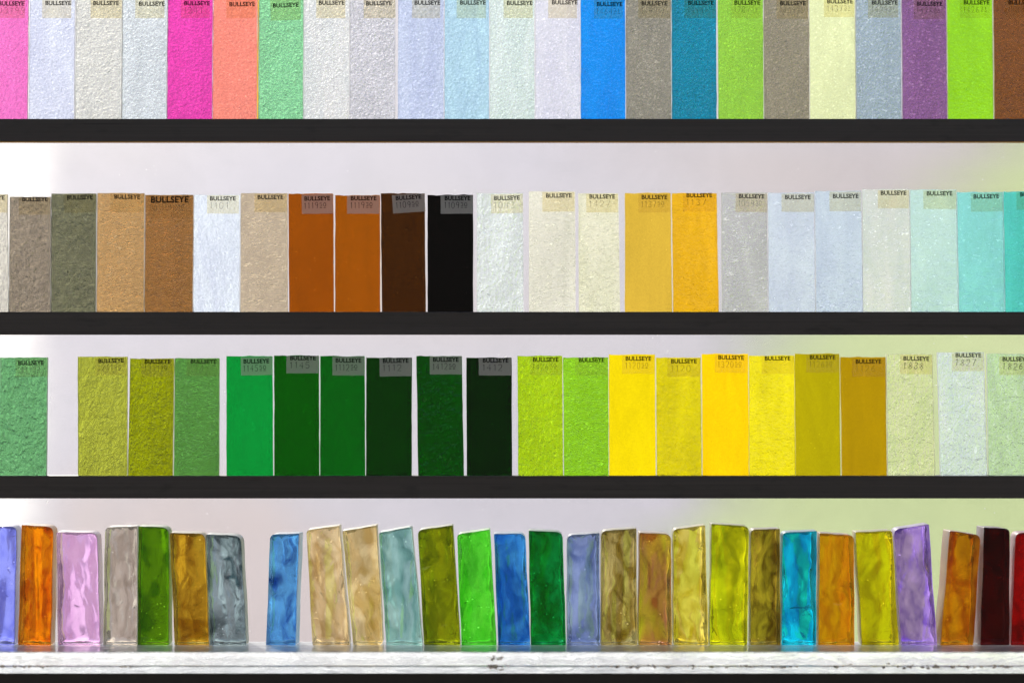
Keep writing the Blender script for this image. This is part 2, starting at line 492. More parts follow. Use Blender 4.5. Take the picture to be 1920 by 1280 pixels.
rack = empty('display_rack', (0, 0, ZS))
tag(rack, 'black display rack whose three horizontal rails carry the thin glass strips', 'rack')
RY0, RY1 = -0.0022, 0.0088
RAILS = []
for (pt, pb) in ((223, 265.5), (584.5, 627.5), (891.5, 934)):
    zt, zb = P(0, pt, RY0).z, P(0, pb, RY0).z
    RAILS.append(zt)
    link('rail', box_me('rail', -0.40, 0.40, RY0, RY1, zb - ZS, zt - ZS, 0.0003), RAIL, rack)
zb = P(0, 265.5, RY0).z
tm = mat_simple('amber_reflection', (0.75, 0.40, 0.08), 0.35, 0.25, 25)
link('amber_glint', box_me('amber_glint', -0.40, 0.40, RY0 + 0.0004, RY0 + 0.0030, zb - ZS - 0.0006, zb - ZS - 0.00005), tm, rack)  # amber bar painted in for the reflected line under the top rail
for sx in (-1, 1):
    x0, x1 = sorted((sx * 0.4002, sx * 0.412))
    link('upright', box_me('upright', x0, x1, -0.006, RY1, 0.0, CZ + 0.22 - ZS, 0.0005), RAIL, rack)

# ------------------------------------------------------------------ lettering
INK = mat_ink('black_ink', (0.012, 0.011, 0.012), 0.97)
PEN = mat_ink('grey_ink', (0.03, 0.028, 0.03), 0.78)
FAINT = mat_ink('faint_ink', (0.10, 0.085, 0.06), 0.46)

def text_mesh(body, width, name):
    cu = bpy.data.curves.new(name, 'FONT')
    cu.body = body
    cu.size = 1.0
    cu.offset = 0.034
    cu.resolution_u = 3
    cu.space_character = 1.02
    o = bpy.data.objects.new(name, cu)
    col.objects.link(o)
    bpy.context.view_layer.update()
    dg = bpy.context.evaluated_depsgraph_get()
    me = bpy.data.meshes.new_from_object(o.evaluated_get(dg))
    bpy.data.objects.remove(o)
    xs = [v.co.x for v in me.vertices]; ys = [v.co.y for v in me.vertices]
    k = width / (max(xs) - min(xs))
    x0, y0 = min(xs), min(ys)
    for v in me.vertices:
        v.co = Vector(((v.co.x - x0) * k, 0, (v.co.y - y0) * k * 1.0))
    me.name = name
    me.materials.clear()
    return me
WORD = text_mesh('BULLSEYE', 48.3 * S, 'word')
WORD.materials.append(INK)
WORD_BIG = text_mesh('BULLSEYE', 71 * S, 'word')
WORD_BIG.materials.append(INK)

STROKES = {  # on a 1 x 2 cell, y up
    '0': [[(0.3, 0), (0, 0.5), (0, 1.5), (0.3, 2), (0.7, 2), (1, 1.5), (1, 0.5), (0.7, 0), (0.3, 0)]],
    '1': [[(0.2, 1.6), (0.5, 2), (0.5, 0)]],
    '2': [[(0, 1.6), (0.25, 2), (0.75, 2), (1, 1.6), (0.9, 1.1), (0, 0), (1, 0)]],
    '3': [[(0, 1.8), (0.35, 2), (0.9, 1.8), (0.9, 1.3), (0.4, 1.05), (1, 0.7), (0.9, 0.2), (0.4, 0), (0, 0.25)]],
    '4': [[(0.75, 0), (0.75, 2), (0, 0.7), (1, 0.7)]],
    '5': [[(0.95, 2), (0.1, 2), (0.05, 1.15), (0.6, 1.25), (1, 0.8), (0.85, 0.2), (0.4, 0), (0, 0.2)]],
    '6': [[(0.85, 1.9), (0.35, 1.5), (0, 0.7), (0.25, 0.05), (0.8, 0.1), (1, 0.6), (0.7, 1.05), (0.15, 0.8)]],
    '7': [[(0, 2), (1, 2), (0.4, 0)]],
    '8': [[(0.5, 1.05), (0.05, 1.5), (0.5, 2), (0.95, 1.5), (0.5, 1.05), (0, 0.5), (0.5, 0), (1, 0.5), (0.5, 1.05)]],
    '9': [[(1, 1.3), (0.7, 0.95), (0.15, 1.1), (0, 1.6), (0.4, 2), (0.9, 1.85), (1, 1.3), (0.7, 0)]],
}

def digits_mesh(main, small, cell, hgt, seed, hand=False):
    """stamped or hand-written stock number; small = the underlined suffix"""
    rnd = random.Random(seed)
    bm = bmesh.new()
    w = 0.00017 if not hand else 0.00020
    def stroke(pts):
        prev = None
        n = len(pts)
        for i, p in enumerate(pts):
            a = pts[max(0, i - 1)]; b = pts[min(n - 1, i + 1)]
            t = Vector((b[0] - a[0], 0, b[1] - a[1]))
            t = t.normalized() if t.length > 0 else Vector((1, 0, 0))
            nn = Vector((-t.z, 0, t.x)) * w * rnd.uniform(0.8, 1.15)
            c = Vector((p[0], 0, p[1]))
            cur = (bm.verts.new(c + nn), bm.verts.new(c - nn))
            if prev:
                bm.faces.new((prev[0], prev[1], cur[1], cur[0]))
            prev = cur
    x = 0.0
    for ch in main:
        cw = cell * 0.58
        dz = rnd.uniform(-1, 1) * cell * (0.05 if not hand else 0.1)
        sl = 0.22 if hand else 0.0
        for st in STROKES[ch]:
            pts = [(x + q[0] * cw + q[1] * sl * cw * 0.5, dz + q[1] / 2 * hgt) for q in st]
            stroke(pts)
        x += cell * (1.0 if ch != '1' or hand else 0.82)
    for ch in small:
        cw = cell * 0.5
        for st in STROKES[ch]:
            stroke([(x + q[0] * cw, hgt * 0.34 + q[1] / 2 * hgt * 0.58) for q in st])
        stroke([(x - cw * 0.05, hgt * 0.12), (x + cw * 1.05, hgt * 0.12)])
        x += cell * 0.82
    me = bpy.data.meshes.new('stock_number')
    bm.to_mesh(me); bm.free()
    return me, x

# ------------------------------------------------------------------ thin strips
def ring_solid(name, outline, t, bev, edge=False, back=0.0):
    """closed solid: outline (x, z) counter-clockwise from the camera, front at y = 0, back at y = t"""
    cx = sum(p[0] for p in outline) / len(outline); cz = sum(p[1] for p in outline) / len(outline)
    n = len(outline)
    wob = outline[0][0] * 9e4
    nrm = []
    for i in range(n):
        a, b = outline[i - 1], outline[(i + 1) % n]
        d = Vector((b[0] - a[0], b[1] - a[1])); d.normalize()
        nrm.append((d.y, -d.x))
    hw = (max(p[0] for p in outline) - min(p[0] for p in outline)) / 2
    hh = (max(p[1] for p in outline) - min(p[1] for p in outline)) / 2
    def ring(y, ins):
        if back:
            w = [1 + 0.35 * math.sin(9.0 * i / n * 6.283 + wob) + 0.25 * math.sin(17.0 * i / n * 6.283 + 2.3 * wob) if y > t * 0.5 else 1.0 for i in range(n)]
            return [(cx + (p[0] - cx) * (1 - ins * w[i] / hw), y, cz + (p[1] - cz) * (1 - ins * w[i] / hh)) for i, p in enumerate(outline)]
        return [(outline[i][0] - nrm[i][0] * ins, y, outline[i][1] - nrm[i][1] * ins) for i in range(n)]
    b = bev
    lv = [ring(0, b), ring(b * 0.3, b * 0.3), ring(b, 0), ring(t - b, 0), ring(t - b * 0.3, b * 0.3), ring(t, b)]
    if back:
        arc = [(back * (1 - math.cos(q)), back * math.sin(q)) for q in [R(v) for v in (0, 18, 36, 54, 72, 90)]]
        lv = [ring(0, b + 0.0003), ring(0, b), ring(b * 0.12, b * 0.5), ring(b * 0.5, b * 0.12), ring(b, 0)]
        lv += [ring(t - back + dy, ins) for ins, dy in arc] + [ring(t, back + 0.0003)]
    vs_, fs = [], []
    for L in lv: vs_ += L
    for k in range(len(lv) - 1):
        for i in range(n):
            j = (i + 1) % n
            fs.append((k * n + i, (k + 1) * n + i, (k + 1) * n + j, k * n + j))
    fs.append(tuple(range(n)))
    fs.append(tuple(reversed(range((len(lv) - 1) * n, len(lv) * n))))
    me = bpy.data.meshes.new(name)
    me.from_pydata(vs_, [], fs)
    me.validate(); me.update()
    bm = bmesh.new(); bm.from_mesh(me)
    bmesh.ops.recalc_face_normals(bm, faces=bm.faces[:])
    if edge:
        for f in bm.faces:
            f.material_index = 0 if abs(f.normal.y) > (0.12 if back else 0.6) else 1
            f.smooth = bool(back) and abs(f.normal.y) < 0.97
    bm.to_mesh(me); bm.free()
    return me

def strip_outline(w_t, w_b, dx, h, rnd, topslope=0.0, nick=None):
    """bottom-left origin at x=-w_b/2 .. ; dx shifts the top"""
    BL, BR = (-w_b / 2, 0), (w_b / 2, 0)
    TR, TL = (dx + w_t / 2, h + topslope / 2), (dx - w_t / 2, h - topslope / 2)
    pts = []
    def seg(a, b, n, j):
        ph = rnd.uniform(0, 6)
        for i in range(n):
            t = i / n
            jj = 0 if i == 0 else rnd.gauss(0, j) + math.sin(ph + t * 7) * j * 0.8
            d = Vector((b[0] - a[0], b[1] - a[1])).normalized()
            pts.append((a[0] + (b[0] - a[0]) * t - d.y * jj, a[1] + (b[1] - a[1]) * t + d.x * jj))
    seg(BL, BR, 7, 0.00003)
    seg(BR, TR, 12, 0.00005)
    seg(TR, TL, 10, 0.00011)
    seg(TL, BL, 12, 0.00005)
    return pts

LABEL_MATS = [mat_label(i) for i in range(5)]
LABEL_PALE = [mat_label(i + 5, 0.02, (0.955, 0.895, 0.73), (1.0, 0.985, 0.905)) for i in range(4)]
LABEL_DENSE = [mat_label(i + 9, 0.34) for i in range(3)]
GLASS_T = 0.0030
LEAN = R(3.2)
CAL = {
    (0, 0): (0.949, 0.1885, 0.6252),
    (0, 1): (0.6927, 0.7523, 0.99),
    (0, 2): (0.7405, 0.7643, 0.7414),
    (0, 3): (0.7492, 0.8304, 0.894),
    (0, 4): (0.8853, 0.0545, 0.4975),
    (0, 5): (0.99, 0.2659, 0.2032),
    (0, 6): (0.2961, 0.7812, 0.4058),
    (0, 7): (0.8908, 0.9708, 0.99),
    (0, 8): (0.7427, 0.7578, 0.8395),
    (0, 9): (0.5907, 0.6828, 0.99),
    (0, 10): (0.4817, 0.7456, 0.9897),
    (0, 11): (0.7851, 0.9619, 0.9453),
    (0, 12): (0.7723, 0.7908, 0.99),
    (0, 13): (0.0003, 0.2732, 0.99),
    (0, 14): (0.3632, 0.3423, 0.279),
    (0, 15): (0.0003, 0.2991, 0.4973),
    (0, 16): (0.4032, 0.8358, 0.0623),
    (0, 17): (0.3947, 0.3506, 0.2513),
    (0, 18): (0.8091, 0.882, 0.5165),
    (0, 19): (0.4897, 0.6118, 0.7362),
    (0, 20): (0.3353, 0.1332, 0.3906),
    (0, 21): (0.3016, 0.7038, 0.0003),
    (0, 22): (0.2844, 0.0864, 0.0003),
    (1, 1): (0.3064, 0.2594, 0.1952),
    (1, 2): (0.1735, 0.1781, 0.1046),
    (1, 3): (0.5599, 0.3386, 0.128),
    (1, 4): (0.3623, 0.1659, 0.036),
    (1, 5): (0.7286, 0.8132, 0.99),
    (1, 6): (0.7126, 0.5968, 0.4246),
    (1, 7): (0.4492, 0.1036, 0.0003),
    (1, 8): (0.489, 0.123, 0.0003),
    (1, 9): (0.0641, 0.0183, 0.0003),
    (1, 10): (0.0006, 0.0003, 0.0003),
    (1, 11): (0.8116, 0.8946, 0.8958),
    (1, 12): (0.9209, 0.9269, 0.7811),
    (1, 13): (0.9704, 0.99, 0.7222),
    (1, 14): (0.7002, 0.4719, 0.0507),
    (1, 15): (0.8161, 0.4565, 0.0003),
    (1, 16): (0.7892, 0.8144, 0.8188),
    (1, 17): (0.6661, 0.7666, 0.99),
    (1, 18): (0.6417, 0.7631, 0.99),
    (1, 19): (0.8677, 0.99, 0.99),
    (1, 20): (0.6412, 0.9486, 0.99),
    (1, 21): (0.2872, 0.7888, 0.8255),
    (1, 22): (0.093, 0.6373, 0.6197),
    (2, 0): (0.1607, 0.469, 0.1883),
    (2, 1): (0.4109, 0.4632, 0.0444),
    (2, 2): (0.3106, 0.3672, 0.0003),
    (2, 3): (0.1031, 0.3553, 0.051),
    (2, 4): (0.0003, 0.4491, 0.0524),
    (2, 5): (0.0003, 0.1252, 0.0003),
    (2, 6): (0.0003, 0.1568, 0.0051),
    (2, 7): (0.0003, 0.0418, 0.0003),
    (2, 8): (0.0003, 0.0763, 0.0003),
    (2, 9): (0.0003, 0.0205, 0.0003),
    (2, 10): (0.564, 0.8873, 0.0089),
    (2, 11): (0.3855, 0.9058, 0.0099),
    (2, 12): (0.738, 0.5876, 0.0003),
    (2, 13): (0.6715, 0.5871, 0.0014),
    (2, 14): (0.781, 0.5279, 0.0003),
    (2, 15): (0.759, 0.6697, 0.0003),
    (2, 16): (0.4665, 0.3846, 0.0003),
    (2, 17): (0.4403, 0.2704, 0.0003),
    (2, 18): (0.8535, 0.9795, 0.5608),
    (2, 19): (0.8036, 0.99, 0.99),
    (2, 20): (0.6783, 0.8986, 0.6262),
    (3, 0): (0.25, 0.29, 0.93),
    (3, 1): (0.7774, 0.1768, 0.0003),
    (3, 2): (0.8728, 0.5283, 0.911),
    (3, 3): (0.5716, 0.514, 0.4428),
    (3, 4): (0.0692, 0.2295, 0.0003),
    (3, 5): (0.4919, 0.269, 0.007),
    (3, 6): (0.1644, 0.261, 0.2978),
    (3, 7): (0.0373, 0.2609, 0.7557),
    (3, 8): (0.7555, 0.5632, 0.2632),
    (3, 9): (0.7992, 0.6179, 0.256),
    (3, 10): (0.2914, 0.5723, 0.5314),
    (3, 11): (0.2323, 0.3002, 0.0003),
    (3, 12): (0.0742, 0.7072, 0.0213),
    (3, 13): (0.0239, 0.2484, 0.7221),
    (3, 14): (0.0003, 0.2993, 0.0357),
    (3, 15): (0.2307, 0.3255, 0.626),
    (3, 16): (0.5322, 0.4165, 0.092),
    (3, 17): (0.4362, 0.1186, 0.0566),
    (3, 18): (0.99, 0.8205, 0.0863),
    (3, 19): (0.7448, 0.7804, 0.0003),
    (3, 20): (0.3467, 0.2318, 0.0056),
    (3, 21): (0.0003, 0.5907, 0.9399),
    (3, 22): (0.8003, 0.3258, 0.0003),
    (3, 23): (0.8765, 0.7622, 0.0003),
    (3, 24): (0.4511, 0.2401, 0.99),
    (3, 25): (0.5495, 0.1657, 0.0003),
    (3, 26): (0.0299, 0.0003, 0.0003),
    (3, 27): (0.2815, 0.0003, 0.0003),
}

def make_strip(row, idx, d):
    rnd = random.Random(row * 100 + idx)
    xtl, xtr, xbl, xbr, top, rgb, tex, label, lab = d
    bot = (222.5, 584.0, 891.0)[row]
    name = 'glass_strip'
    zb = RAILS[row] + 0.00002
    xb = P((xbl + xbr) / 2, bot, 0).x
    w_t, w_b = (xtr - xtl) * S, (xbr - xbl) * S
    dxx = ((xtl + xtr) / 2 - (xbl + xbr) / 2) * S
    h = P(0, top, 0).z - zb
    key = (row, idx)
    tint = CAL.get(key) or tint_of(rgb)
    root = empty('glass_strip', (xb, 0.0, zb))
    root.rotation_euler = (-LEAN, 0, 0)
    me = ring_solid('sheet', strip_outline(w_t - 0.0001, w_b - 0.0001, dxx, h, rnd), GLASS_T, 0.00012, True)
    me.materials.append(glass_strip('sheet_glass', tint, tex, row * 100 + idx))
    me.materials.append(glass_edge(tint))
    link('sheet', me, None, root)
    tag(root, label, 'glass strip', ('thin glass strips on the top rail', 'thin glass strips on the second rail', 'thin glass strips on the third rail')[row])
    if lab:
        lx0, lx1, ly0, ly1, tx, tb, tilt, main, small, mode = lab
        to_l = lambda px, py: ((px - 960) * S - xb, CZ + (640 - py) * S - zb)
        x0, z1 = to_l(lx0, ly0); x1, z0 = to_l(lx1, ly1)
        z1 = min(z1, h + 0.0002)
        cxm, czm = (x0 + x1) / 2, (z0 + z1) / 2
        bmw, bmh = (x1 - x0), (z1 - z0)
        # slightly ragged sticker
        pts = []
        for (a, b, n) in (((-bmw / 2, -bmh / 2), (bmw / 2, -bmh / 2), 8), ((bmw / 2, -bmh / 2), (bmw / 2, bmh / 2), 5),
                          ((bmw / 2, bmh / 2), (-bmw / 2, bmh / 2), 8), ((-bmw / 2, bmh / 2), (-bmw / 2, -bmh / 2), 5)):
            for i in range(n):
                t = i / n
                pts.append((a[0] + (b[0] - a[0]) * t + rnd.gauss(0, 0.00003), a[1] + (b[1] - a[1]) * t + rnd.gauss(0, 0.00004)))
        n = len(pts)
        vv = [(p[0], 0, p[1]) for p in pts] + [(p[0], 0.00006, p[1]) for p in pts]
        ff = [tuple(range(n)), tuple(reversed(range(n, 2 * n)))] + [(i, i + n, (i + 1) % n + n, (i + 1) % n) for i in range(n)]
        me = bpy.data.meshes.new('label'); me.from_pydata(vv, [], ff); me.update()
        lo = link('label', me, LABEL_DENSE[rnd.randrange(3)] if mode == 'clear' else LABEL_PALE[rnd.randrange(4)] if min(rgb) > 140 else LABEL_MATS[rnd.randrange(5)], root)
        lo.location = (cxm, -0.00010, czm)
        lo.rotation_euler = (0, -R(tilt), 0)
        wx, wz = to_l(tx, tb)
        wo = link('printed_word', WORD_BIG if mode == 'big' else WORD, None, lo)
        wo.location = (wx - cxm, -0.00004, wz - czm)
        if main:
            hw = mode == 'hand'
            cell = {'hand': 10.5, 'big': 7.2}.get(mode, 8.6 if small else 11.5) * S
            hgt = (11.5 if not hw else 12.0) * S
            dm, wtot = digits_mesh(main, small, cell, hgt, row * 100 + idx, hw)
            do = link('stock_number', dm, PEN if mode in ('clear', 'hand') else FAINT, lo)
            do.location = (wx - cxm - 1.0 * S, -0.00004, wz - czm - hgt - 3.2 * S)
    return root

def L(x0, x1, y0, y1, tx, tb, tilt=0, main='', small='', mode='faint'):
    return (x0, x1, y0, y1, tx, tb, tilt, main, small, mode)

G, H, K, M = 'grain', 'hammer', 'skin', 'smooth'
def a1(x0, x1, rgb, tex, label, lx0, lx1, tx, tb, yb=33, tilt=0, main='', small=''):
    return (x0, x1, x0, x1, -7, rgb, tex, label, L(lx0, lx1, -5, yb, tx, tb, tilt, main, small))

ROW1 = [
    a1(-34, 51, (250, 128, 207), (G, .5), 'candy pink textured glass strip, leftmost on the top rail', -14, 45, -5, 9.5, main='03199'),
    a1(53, 138.5, (225, 229, 249), (G, .8, .3), 'pale lavender glass strip right beside the candy pink one, top rail', 77, 132, 83, 8.7),
    a1(140.5, 227, (225, 224, 219), (G, .8), 'pale warm grey glass strip with cream sticker, third from left, top rail', 168, 227, 173, 8.7),
    a1(228, 312, (218, 224, 229), (G, .8), 'pale cool grey glass strip touching the magenta one, top rail', 252, 307, 259, 10),
    a1(313, 397.3, (240, 84, 182), (G, .8), 'deep magenta textured glass strip on the top rail', 338, 392, 344, 9, main='1311'),
    a1(398.3, 481, (255, 148, 133), (G, .9, .35), 'salmon orange textured glass strip on the top rail', 423, 478, 429, 10.7, tilt=1),
    a1(484.5, 568, (146, 214, 162), (G, 1.25), 'mint green coarse grained glass strip on the top rail', 506, 563, 511, 12.7, 37, 2),
    a1(569, 654, (228, 230, 233), (G, .7), 'near white glass strip right beside the mint green one, top rail', 592, 647, 597, 8),
    a1(655, 741, (211, 210, 217), (G, 1.), 'pale mauve grey glass strip with tan sticker in the top rail middle', 681, 741, 686, 9, tilt=1),
    a1(745.5, 832, (200, 210, 241), (G, 1., .35), 'pale periwinkle blue glass strip with grey sticker, top rail', 772, 825, 777, 8),
    a1(833, 917.3, (184, 219, 238), (G, 1., .35), 'pale sky blue glass strip on the top rail', 856, 911, 862.5, 7.7),
    a1(918.3, 1002.5, (219, 233, 229), (G, .8, .25), 'pale minty white glass strip with light green sticker, top rail', 944, 999, 950.5, 8.7),
    a1(1003.5, 1088, (225, 225, 239), (G, .9, .35), 'pale lilac white glass strip with raised crease, beside azure one, top rail', 1028, 1082, 1035, 7.3),
    a1(1089, 1173, (0, 146, 250), (G, 1.0, .4), 'vivid azure blue glass strip on the top rail', 1114, 1168, 1119.5, 10.7, 34, 0, '1464', '31'),
    a1(1174, 1259, (150, 146, 134), (G, .9), 'grey taupe glass strip between azure and teal ones, top rail', 1197, 1258, 1203.5, 9.3, 33, 0, '1449', '31'),
    a1(1260, 1344, (28, 136, 166), (G, .9), 'deep teal blue glass strip on the top rail', 1284, 1343, 1291, 8.3, 33, 0, '1444', '31'),
    a1(1347, 1432, (150, 206, 76), (G, .7), 'soft lime green glass strip on the top rail, right of the teal one', 1372, 1428, 1378, 8, 33, 0, '1207', '31'),
    a1(1433, 1518, (150, 143, 124), (G, .9), 'brownish taupe glass strip between lime and pale cream ones, top rail', 1457, 1517, 1464, 9, 34, 0, '1439', '31'),
    a1(1519, 1605, (234, 241, 187), (G, .6, .5), 'pale cream yellow glass strip on the top rail', 1546, 1603, 1552.5, 5.5, 31, 0, '1437', '31'),
    a1(1606, 1691, (162, 179, 189), (G, .9), 'slate grey blue glass strip left of the purple one, top rail', 1629, 1686, 1636.5, 7.7, 32, 0, '1429', '31'),
    a1(1692.7, 1776.7, (140, 101, 147), (G, .9), 'muted purple glass strip on the top rail', 1715, 1774, 1721, 10, 35, 0, '1428', '31'),
    a1(1778, 1863, (150, 216, 0), (G, .55, .5), 'vivid lime green glass strip right of the purple one, top rail', 1802, 1859, 1809, 7.5, 33, 0, '1426', '31'),
    a1(1865, 1950, (126, 81, 12), (G, .8), 'brown glass strip cut by the frame, rightmost on the top rail', 1887, 1944, 1893, 7.5, 34, 0, '1409', '31'),
]
EDGE_GLOW = (481.6, 483.9, 481.6, 483.9, -6, (246, 160, 20), (M, .5, .6), 'added thin orange strip for the glowing edge of the salmon strip, beside the mint green one', None)  # added strip that draws the orange glow of the salmon strip's edge
ROW2 = [
    (-72, 12, -71, 15, 363, (174, 169, 164), (H, .5), 'grey glass strip cut by the frame, leftmost on the second rail', L(-48, 12, 364, 398, -42, 374)),
    (15.5, 93, 16, 94.5, 368, (146, 133, 117), (H, .8), 'grey brown crinkled glass strip, second from left on the second rail', L(33, 92, 369, 402, 39.5, 377, 0)),
    (94, 178.5, 95.5, 179, 362, (112, 112, 88), (H, .9), 'dark olive grey crinkled glass strip on the second rail', L(118, 178, 363, 398, 124, 373.5, 1.5)),
    (180.5, 269, 180.5, 269.5, 361, (188, 148, 100), (K, 1.3), 'tan brown glass strip left of the darker brown one, second rail', L(205, 269, 362.5, 397, 212.5, 372.5, -.5)),
    (270.3, 361, 270.8, 361, 364.5, (150, 106, 64), (K, 1.6), 'mid brown glass strip with extra wide sticker, second rail', L(277, 360, 366, 408, 281.5, 379.5, 0.4, '001419', '0030', 'big')),
    (362, 449, 362, 449, 364, (227, 234, 250), (H, .5, .4), 'bluish white glass strip between brown and beige ones, second rail', L(387, 447, 365, 400, 392.5, 375.5, 0, '1101')),
    (450.3, 538, 450.3, 539.7, 361, (196, 178, 154), (K, .7), 'beige grey glass strip left of the burnt orange ones, second rail', L(476, 537, 362, 397, 482, 373, .5)),
    (539.5, 623.8, 542, 626, 362, (152, 76, 8), (M, 2.), 'burnt orange brown glass strip, left one of the pair, second rail', L(565, 623.5, 364, 400, 570, 375.5, 1, '1119', '50', 'clear')),
    (627.5, 712, 628, 713, 365, (158, 82, 10), (M, 2.4), 'burnt orange brown glass strip, right one of the pair, second rail', L(650, 711, 366, 400, 657, 375, 0, '1119', '30', 'clear')),
    (713, 796, 716, 798.5, 361.5, (63, 35, 6), (M, .8), 'dark brown glass strip with tilted grey sticker, second rail', L(735.5, 796.5, 363.5, 397.5, 742, 373.5, 4, '1109', '50', 'clear')),
    (801, 887, 801.5, 887.5, 364.5, (17, 6, 4), (M, .6), 'almost black glass strip with grey sticker, second rail', L(826, 886.5, 365.5, 400, 833.5, 375, 0, '1109', '30', 'clear')),
    (893.5, 981, 894, 982, 361, (223, 229, 224), (H, .7, .25), 'pale grey white glass strip right of the almost black one, second rail', L(920.5, 980.5, 363, 399, 926.5, 374.5, 1, '1043')),
    (991.5, 1079, 991.7, 1079.7, 358, (227, 224, 206), (K, 1.2, .35), 'pale beige white glass strip with gaps on both sides, second rail', L(1017, 1077.5, 359, 396, 1024, 370, .5)),
    (1084.5, 1160, 1085, 1163, 361.5, (231, 234, 200), (K, 1.8, .35), 'narrow pale yellowish glass strip left of the golden ones, second rail', L(1099.5, 1159, 362.5, 397.5, 1105.5, 372, 0, '1427')),
    (1172, 1258.5, 1171.7, 1260.5, 361, (226, 186, 66), (M, 1.3, .5), 'mellow golden yellow glass strip, left of the amber one, second rail', L(1197.5, 1257, 362, 397.5, 1203.5, 373, 0, '1137', '50')),
    (1260.5, 1345, 1262.3, 1348, 361.5, (236, 181, 8), (K, 1.2, .55), 'bright amber yellow glass strip with ridges on the second rail', L(1281, 1342, 362, 396, 1288, 369.5, .5, '1137')),
    (1353.5, 1440, 1353.5, 1440, 360, (191, 192, 188), (K, .7), 'pale neutral grey glass strip right of the amber one, second rail', L(1380, 1439.5, 362, 397, 1386, 371.5, -.5, '1059', '30')),
    (1441, 1528.5, 1441.5, 1529, 360, (206, 217, 231), (K, 1.1, .38), 'pale ice blue glass strip right of the neutral grey one, second rail', L(1466.5, 1527.5, 362, 396.5, 1473, 373, 0)),
    (1529.3, 1617, 1530.3, 1618, 357, (200, 214, 231), (K, 1.2, .4), 'pale ice blue glass strip left of the tall greenish white one, second rail', L(1556.5, 1616, 358.5, 395.5, 1563, 371, 0)),
    (1618.5, 1707.5, 1618.5, 1708.5, 353.5, (216, 226, 215), (K, .8, .28), 'greenish white glass strip, tallest on the second rail', L(1647.5, 1706, 355.5, 390, 1653, 365, 0)),
    (1708.3, 1795.8, 1708.8, 1797, 354.5, (194, 227, 216), (K, .9, .32), 'pale mint glass strip left of the aqua one, second rail', L(1733, 1795, 356, 391, 1739.5, 366, 0)),
    (1796.5, 1883, 1798, 1884, 359, (140, 217, 208), (K, .9, .38), 'light aqua glass strip, second from right on the second rail', L(1822.5, 1882.5, 360.5, 396, 1827.5, 371.5, 1)),
    (1884, 1970, 1885, 1970, 358, (88, 200, 186), (K, .9, .4), 'turquoise glass strip cut by the frame, rightmost on the second rail', L(1908, 1968, 359, 393, 1915, 368, 0)),
]
